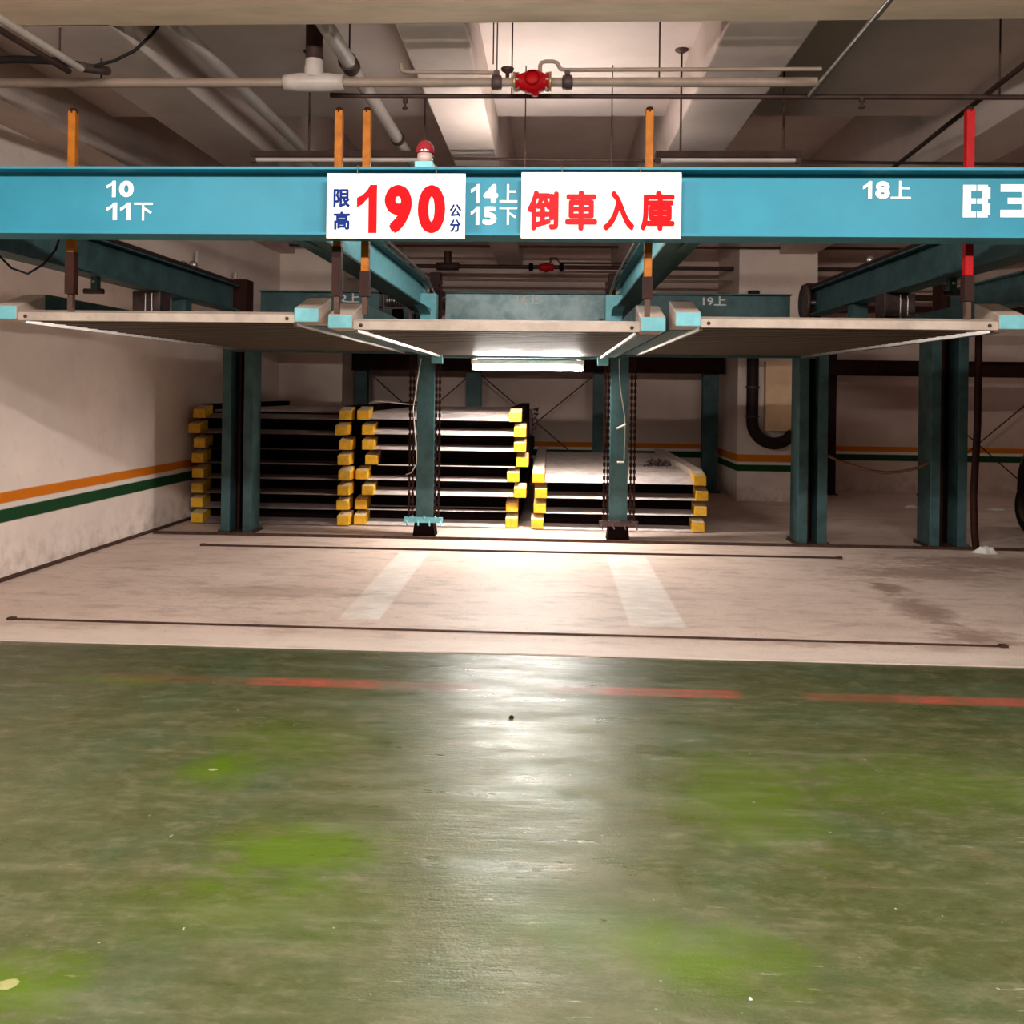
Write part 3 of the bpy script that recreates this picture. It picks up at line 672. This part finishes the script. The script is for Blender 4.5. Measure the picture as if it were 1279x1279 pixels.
v.lathe([(.045, -.03), (.05, -.025), (.05, .0), (0, .004)], (vx, PY - .06, 3.735), 'y', 14).lathe([(0, -.09), (.02, -.09), (.03, -.06)], (vx + .02, PY, 3.73), 'z', 12)
v = v.build('alarm_valve', M['red'], sp)
for s in (-1, 1): MB().lathe([(.0, -.007), (.066, -.007), (.066, .007), (0, .007)], (vx + s * .118, PY, 3.73), 'x', 20).build('flange_ring', M['brass'], v)
mb = MB()
for s in (-1, 1):
    for k in range(6): mb.lathe([(0, -.012), (.009, -.012), (.009, .012), (0, .012)], (vx + s * .098, PY + .055 * math.cos(k * 1.047), 3.73 + .055 * math.sin(k * 1.047)), 'x', 6)
mb.build('bolts', M['steel'], v)
for x in (-.39, .075):
    c = MB().lathe([(.032, -.035), (.047, -.03), (.05, 0), (.047, .03), (.032, .035)], (x, PY, 3.727), 'x', 16).box(x - .018, x + .018, PY - .03, PY + .03, 3.77, 3.80).build('grooved_coupling', M['motor'], sp)
MB().tube([(-.39, PY, 3.80), (-.39, PY, 4.3)], .005, 6).build('hanger_rod', M['rod'], sp)
MB().tube([(-.415, PY, 3.85), (-.415, PY, 4.3)], .005, 6).build('hanger_rod', M['rod'], sp)
MB().lathe([(0, 0), (.012, 0), (.014, .03), (.04, .045), (.044, .062), (0, .066)], (-.32, PY, 3.76), 'z', 16).build('gauge', M['pipe_dark'], sp)
MB().tube([(-1.03, PY + .02, 3.865), (-1.03, PY + .02, 3.835), (-1.02, PY + .02, 3.815), (-.99, PY + .02, 3.808), (-.40, PY + .02, 3.80)], .014, 8).build('branch_pipe', M['pipe'], sp)
MB().tube([(-.105, PY, 3.79), (-.105, PY, 3.84), (-.095, PY, 3.86), (-.07, PY, 3.866), (-.02, PY, 3.866), (.005, PY, 3.858), (.018, PY, 3.835), (.03, PY, 3.815), (.06, PY, 3.81), (1.0, PY, 3.81), (1.72, PY, 3.81)], .014, 8).build('branch_pipe', M['pipe'], sp)
for x in (-3.06, -.155 + .83):
    MB().tube([(x, PY, 3.76), (x, PY, 4.3)], .006, 6).build('hanger_rod', M['rod'], sp)
dp = thing('drain_pipe', 'dark thin pipe running just below the red valve across to the right', 'pipe', (1, 6.0, 3.68))
MB().tube([(-1.55, 6.0, 3.715), (-1.3, 6.0, 3.708), (6.5, 6.0, 3.675)], .018, 8).build('run', M['pipe_dark'], dp)
for x, up in ((-1.03, 0), (2.05, 0)):
    MB().lathe([(0, -.075), (.022, -.07), (.022, -.062), (.008, -.055), (.008, -.035), (.018, -.03), (.018, 0)], (x, 6.0, 3.69), 'z', 12).build('sprinkler_head', M['pipe_dark'], dp)
for x, d in ((2.95, 0), (-.30, 0)): MB().tube([(x, 6.0, 3.69), (x, 6.0, 4.3)], .006, 6).build('hanger_rod', M['rod'], dp)
tag(MB().tube([(-2.40, 5.24, 3.98), (-2.398, 5.4, 3.975), (-2.37, 9.4, 3.95)], .047, 14).build('drain_pipe', M['pvc']), 'pale diagonal drain pipe passing behind the sprinkler main, left of the riser', 'pipe', 'pale drain pipes under the ceiling')
t = thing('drain_pipe', 'pale diagonal drain pipe with a dark ring, right of the riser', 'pipe', (-1.27, 6.5, 3.8), 'pale drain pipes under the ceiling')
MB().tube([(-1.45, 5.24, 3.98), (-1.448, 5.4, 3.975), (-1.41, 9.2, 3.95)], .052, 14).build('run', M['pvc'], t)
MB().tube([(-1.42, 7.85, 3.957), (-1.419, 7.91, 3.957)], .062, 14).build('dark_ring', M['pipe_dark'], t)
MB().tube([(-1.448, 6.05, 3.97), (-1.447, 6.17, 3.97)], .066, 14).build('coupling', M['pipe_dark'], t)
MB().tube([(-1.447, 6.11, 4.0), (-1.447, 6.11, 4.3)], .006, 6).build('hanger_rod', M['rod'], t)
tag(MB().tube([(1.69, 4.4, 3.71), (1.70, 6.02, 3.70)], .017, 8).build('conduit', M['steel']), 'thin steel conduit slanting down from the top edge to the end of the main', 'pipe')
tag(MB().tube([(2.83, 5.28, 3.72), (3.02, 8.42, 3.71)], .018, 8).build('conduit', M['pipe_dark']), 'dark thin conduit slanting towards the top of the red pole', 'pipe')
t = thing('conduit', 'pale and dark pair of conduits in the top left corner', 'pipe', (-3.05, 5, 3.7))
MB().tube([(-3.10, 4.3, 3.72), (-3.035, 5.5, 3.72)], .024, 8).build('pale_conduit', M['pvc'], t)
MB().tube([(-3.15, 4.3, 3.685), (-3.085, 5.45, 3.685)], .02, 8).build('dark_conduit', M['pipe_dark'], t)
MB().tube([(-3.03, 5.5, 3.73), (-2.98, 5.73, 3.79)], .03, 8).build('sleeve', M['motor'], t)
MB().tube([(-3.06, 5.3, 3.72), (-3.06, 5.3, 4.3)], .006, 6).build('hanger_rod', M['rod'], t)
tag(MB().tube([(-4.76, 5.62, 3.80), (-3.5, 5.6, 3.82), (-3.22, 5.58, 3.80), (-3.0, 5.56, 3.745)], .026, 8).build('dark_hose', M['rubber']), 'thick dark hose across the top left corner above the main', 'hose')
tag(MB().tube([(-2.98, 5.56, 3.76), (-2.86, 5.58, 3.80), (-2.74, 5.6, 3.87), (-2.62, 5.6, 3.98), (-2.5, 5.62, 4.16), (-2.42, 5.64, 4.31)], .011, 8).build('black_cable', M['rubber']), 'black cable curving up to the ceiling near the top left corner', 'cable')
tag(MB().tube([(-3.45, 5.2, 2.53), (-3.36, 5.2, 2.474), (-3.285, 5.2, 2.402), (-3.184, 5.2, 2.368), (-3.086, 5.2, 2.427), (-3.012, 5.2, 2.515), (-2.985, 5.2, 2.60), (-2.95, 4.926, 2.62)], .007, 6).build('black_cable', M['rubber']), 'thin black cable looping below the beam at the left edge', 'cable')
# ceiling battens
def batten(x0, x1, rods, label):
    t = thing('fluorescent_batten', label, 'light', ((x0 + x1) / 2, 6.73, 3.47), 'unlit battens hung behind the front beam')
    MB().prism([(6.68, 3.52), (6.78, 3.52), (6.76, 3.48), (6.70, 3.48)], 'x', x0, x1).build('housing', M['pipe_dark'], t)
    MB().tube([(x0 + .04, 6.73, 3.462), (x1 - .04, 6.73, 3.462)], .017, 10).build('tube', M['pvc'], t)
    for x in (x0 + .02, x1 - .02): MB().box(x - .02, x + .02, 6.71, 6.75, 3.44, 3.48).build('lamp_holder', M['pipe_dark'], t)
    for x in rods:
        MB().tube([(x, 6.73, 3.52), (x, 6.73, 4.3)], .008, 8).build('suspension_rod', M['rod'], t)
        MB().lathe([(0, -.03), (.015, -.03), (.05, -.008), (.052, 0)], (x, 6.73, 4.3), 'z', 16).build('canopy', M['motor'], t)
batten(-2.35, -.935, (-1.0, -1.9), 'unlit fluorescent batten hung behind the red domed lamp')
batten(.76, 1.85, (.95, 1.72), 'unlit fluorescent batten hung right of the red character sign')
tag(MB().tube([(-.93, 7.9, 3.78), (6, 7.9, 3.72)], .014, 8).tube([(-.93, 7.9, 3.70), (-.3, 7.9, 3.70)], .012, 8).build('thin_conduit', M['pipe_dark']), 'dark thin conduit crossing the far ceiling beam just above the front beam', 'pipe')
for x, y, lab in ((.10, 7.6, 'left'), (-.22, 7.4, 'leftmost'), (.95, 7.6, 'right')):
    pass
t = thing('fluorescent_batten', 'lit twin tube batten hung over the middle platform behind the front beam', 'light', (-.1, 7.05, 3.2))
MB().box(-.75, .55, 7.03, 7.07, 3.22, 3.25).build('housing', M['sign_white'], t)
for yy in (6.98, 7.12): MB().tube([(-.7, yy, 3.22), (.5, yy, 3.22)], .018, 10).build('tube', M['tube_upper'], t)
for x in (-.72, .52): MB().box(x - .015, x + .015, 6.96, 7.14, 3.20, 3.25).build('lamp_holder', M['sign_white'], t)
for x in (-.24, .45): MB().tube([(x, 7.05, 3.25), (x, 7.05, 4.3)], .006, 6).build('suspension_rod', M['rod'], t)
# rear pipes
rp = thing('sprinkler_main', 'far dark sprinkler main with a small red valve near the rear wall', 'pipe', (0, 14.5, 3.73))
MB().tube([(-4.6, 14.5, 3.74), (6.5, 14.5, 3.72)], .035, 10).build('main_pipe', M['pipe_dark'], rp)
MB().lathe([(.0, -.12), (.065, -.12), (.055, -.09), (.085, 0), (.055, .09), (.065, .12), (0, .12)], (-.117, 14.5, 3.73), 'x', 16).build('alarm_valve', M['red'], rp)
for x in (-.37, .13): MB().lathe([(.03, -.04), (.07, -.03), (.07, .03), (.03, .04)], (x, 14.5, 3.73), 'x', 12).build('grooved_coupling', M['black'], rp)
MB().lathe([(.03, -.2), (.07, -.18), (.07, .18), (.03, .2)], (-1.75, 14.5, 3.735), 'x', 12).lathe([(.065, 0), (.065, .2)], (-1.75, 14.5, 3.78), 'z', 12).build('tee_fitting', M['pipe_dark'], rp)
MB().tube([(-.05, 14.5, 3.80), (-.05, 14.5, 3.88), (.05, 14.5, 3.88), (.1, 14.5, 3.80), (1.9, 14.5, 3.80)], .018, 8).build('branch_pipe', M['pipe_dark'], rp)
for i, (z, y, r, lab) in enumerate(((3.98, 14.0, .02, 'upper thin dark pipe near the rear wall'), (3.52, 14.6, .022, 'pipe hung just below the far red valve'), (3.30, 14.8, .05, 'thick dark pipe low on the rear wall above the cross beams'))):
    tag(MB().tube([(-4.5, y, z + .01), (9, y, z)], r, 8).build('service_pipe', M['pipe_dark'] if i != 1 else M['pipe']), lab, 'pipe', 'service pipes along the rear wall')
t = thing('cable_tray', 'dark cable tray along the rear wall seen over the middle platform', 'tray', (0, 14.9, 3.06))
MB().box(-4.2, 9, 14.7, 15.0, 3.06, 3.07).box(-4.2, 9, 14.69, 14.70, 3.06, 3.16).build('trough', M['sleeve'], t)
for x, y0, z0, z1, lab in ((-3.95, 9.2, 3.0, 3.52, 'upper'), (-3.7, 0, 0, 0, '')):
    pass
for x, y, a, b, lab in ((-4.49, 10.9, 2.86, 3.4, 'first'), (-4.47, 12.2, 2.75, 3.3, 'second')):
    tag(MB().tube([(x, y, a), (x, y, b)], .03, 10).build('short_pipe', M['pvc']), 'short pale vertical pipe on the left wall, %s from the front' % lab, 'pipe', 'short pipes on the left wall')

# ------------------------------------------------------------------ floor strips
def strip(xa, ya, xb, yb, h, label, ends=True, w=.018):
    t = thing('floor_strip', label, 'floor strip', ((xa + xb) / 2, (ya + yb) / 2, 0), 'thin steel strips on the concrete floor')
    mb = MB(); mb.prism([(xa, ya - w / 2), (xb, yb - w / 2), (xb, yb + w / 2), (xa, ya + w / 2)], 'z', 0, h); mb.build('bar', M['rust'], t)
    if ends:
        for x, y in ((xa, ya), (xb, yb)): MB().box(x - .025, x + .025, y - .022, y + .022, 0, h + .006).build('end_bracket', M['rust'], t)
strip(-3.87, 6.18, 3.08, 6.12, .012, 'thin rusty steel strip on the concrete nearest the green floor')
strip(-3.69, 9.22, 2.99, 9.25, .02, 'thin dark steel strip on the concrete in front of the columns')
strip(-4.55, 9.92, 6.5, 9.95, .03, 'longest dark steel strip on the floor at the column feet', False, .035)

# ------------------------------------------------------------------ rear right: duct, cabinet, hose
t = thing('bent_duct', 'thick black bent duct coming down the rear pier below the cream cabinet', 'duct', (3.15, 13.9, .9))
path = [(3.13, 13.92, 3.3), (3.13, 13.92, 1.30)] + arc((3.47, 13.92, 1.26), .34, 180, 270, 8) + arc((3.47, 13.92, 1.26), .34, 285, 330, 4)
MB().tube(path, .092, 16).build('duct', M['duct'], t)
for z in (1.80, 1.34): MB().tube([(3.13, 13.92, z - .012), (3.13, 13.92, z + .012)], .108, 16).build('clamp', M['motor'], t)
t = thing('wall_cabinet', 'cream metal cabinet on the rear pier beside the black bent duct', 'cabinet', (3.56, 13.95, 1.11))
MB().box(3.33, 3.80, 13.90, 14.049, 1.12, 2.2).build('body', M['cabinet'], t, bevel=.006)
MB().box(3.345, 3.785, 13.888, 13.90, 1.15, 1.86).build('door', M['cabinet'], t, bevel=.004)
tag(MB().tube([(3.11, 10.06, 1.01), (3.25, 10.06, .945), (3.383, 10.06, .904), (3.56, 10.06, .85), (3.743, 10.06, .828), (3.92, 10.06, .842), (4.099, 10.06, .889), (4.22, 10.06, .95)], .017, 8).build('drooping_hose', M['cable_brown']), 'brown hose drooping between the two right columns', 'hose')
t = thing('vertical_hose', 'dark vertical hose hanging beside the widest right column', 'hose', (4.69, 9.95, 0))
MB().tube([(4.70, 9.95, 2.55), (4.70, 9.95, 1.4), (4.665, 9.95, .6), (4.68, 9.95, .2), (4.70, 9.95, .02)], .038, 10).build('hose', M['sleeve'], t)
mb = MB()
random.seed(3); ring = []
for k in range(14):
    a = 2 * math.pi * k / 14; r = .11 + .05 * random.random(); ring.append((4.72 + r * math.cos(a), 9.78 + .6 * r * math.sin(a)))
vs = [(x, y, .002) for x, y in ring] + [(4.72 + (x - 4.72) * .55, 9.78 + (y - 9.78) * .55, .045 + .03 * random.random()) for x, y in ring] + [(4.72, 9.78, .05)]
mb.add(vs, [(k, (k + 1) % 14, 14 + (k + 1) % 14, 14 + k) for k in range(14)] + [(14 + k, 14 + (k + 1) % 14, 28) for k in range(14)])
tag(mb.build('white_rag', M['paper']), 'crumpled white rag on the floor at the foot of the widest right column', 'rag')
def scrap(x, y, w, d, h, m, name, label, cat, z=0.):
    mb = MB(); ring = []
    for k in range(10):
        a = 2 * math.pi * k / 10; r = .75 + .5 * random.random(); ring.append((x + w * r * math.cos(a), y + d * r * math.sin(a)))
    vs = [(p, q, z + .001) for p, q in ring] + [(x + (p - x) * .7, y + (q - y) * .7, z + h * (.5 + random.random() * .6)) for p, q in ring] + [(x, y, z + h)]
    mb.add(vs, [(k, (k + 1) % 10, 10 + (k + 1) % 10, 10 + k) for k in range(10)] + [(10 + k, 10 + (k + 1) % 10, 20) for k in range(10)])
    return tag(mb.build(name, M[m]), label, cat)
scrap(5.47, 13.6, .10, .06, .04, 'paper', 'paper_scrap', 'white paper scrap on the far floor between the right columns', 'paper')
scrap(6.64, 13.45, .12, .05, .03, 'paper', 'paper_scrap', 'white paper scrap on the far floor right of the widest column', 'paper')
scrap(-.188, 4.58, .013, .015, .014, 'rubber', 'pebble', 'small black pebble on the green floor near the concrete edge', 'pebble', -.008)
scrap(-1.525, 2.44, .035, .022, .006, 'leaf', 'dry_leaf', 'pale dry leaf on the green floor at the lower left edge', 'leaf', -.008)
scrap(.58, 2.51, .006, .006, .005, 'paper', 'paper_scrap', 'tiny white speck of paper at the lower right of the green floor', 'paper', -.008)
scrap(-1.49, 3.86, .022, .012, .004, 'leaf', 'dry_leaf', 'small pale leaf on the green floor upon the left yellow green patch', 'leaf', -.008)

# ------------------------------------------------------------------ car at the right edge
car = thing('car', 'dark car parked at the right edge, only its tyre and nose in view', 'car', (6.9, 9.8, 0))
X0, X1 = 5.97, 7.7
prof = [(11.60, .34), (11.66, .50), (11.63, .80), (11.5, .98), (11.1, 1.36), (9.8, 1.42), (8.9, 1.02), (8.0, .86), (7.75, .6), (7.8, .28), (11.4, .24)]
MB().prism(prof, 'x', X0, X1).build('body', M['car'], car, bevel=.09)
MB().prism([(11.4, 1.02), (11.05, 1.31), (9.85, 1.36), (9.2, 1.05)], 'x', X0 - .003, X0 + .02).build('side_window', M['glass'], car)
for x in (X0 + .035, X1 - .035):
    for y in (11.22, 8.5):
        w = MB().lathe([(.0, -.10), (.20, -.10), (.27, -.105), (.31, -.085), (.318, 0), (.31, .085), (.27, .105), (.2, .1), (0, .1)], (x, y, .318), 'x', 28).build('wheel', M['rubber'], car)
        MB().lathe([(0, -.112), (.17, -.108), (.19, -.10)] if x < 7 else [(0, .112), (.17, .108), (.19, .10)], (x, y, .318), 'x', 20).build('hubcap', M['car'], w)

# ------------------------------------------------------------------ light
def area(name, loc, rot, sx, sy, e, col=(1, .95, .88)):
    l = bpy.data.lights.new(name, 'AREA'); l.shape = 'RECTANGLE'; l.size = sx; l.size_y = sy; l.energy = e; l.color = col
    o = bpy.data.objects.new(name, l); COL.objects.link(o); o.location = loc; o.rotation_euler = rot; return o
# driveway tubes under the ceiling over the camera
for x, e in ((-2.6, 140), (.2, 178), (3.0, 122)):
    area('driveway_tube', (x, 1.6, 3.48), (R(42), 0, 0), 1.2, .12, e)
for x in (-2, 2.): area('driveway_tube', (x, -2.5, 3.7), (0, 0, 0), 1.2, .12, 90)
area('right_bay_fill', (7.5, 11., 4.6), (0, 0, 0), 1.2, .12, 75, (1, .90, .80))  # unseen lamp added to brighten the right rear bay
W = bpy.data.worlds.new('world'); SC.world = W; W.use_nodes = True
W.node_tree.nodes['Background'].inputs[0].default_value = (.02, .008, .006, 1)
W.node_tree.nodes['Background'].inputs[1].default_value = .3

# ------------------------------------------------------------------ camera
F = 1100.
cam = bpy.data.cameras.new('camera'); co = bpy.data.objects.new('camera', cam); COL.objects.link(co)
cam.sensor_width = 36; cam.lens = 36 * F / 1279; cam.shift_y = -(639.5 - 487.4) / 1279; cam.shift_x = 0
co.matrix_world = Matrix.Translation((0, 0, 1.7)) @ Matrix.Rotation(R(2.6), 4, 'Z') @ Matrix.Rotation(R(90), 4, 'X') @ Matrix.Rotation(R(.73), 4, 'Z')
cam.clip_start = .05
SC.camera = co
vs = SC.view_settings; vs.view_transform = 'Standard'; vs.look = 'None'; vs.exposure = 0.; vs.gamma = 1.; vs.use_curve_mapping = False
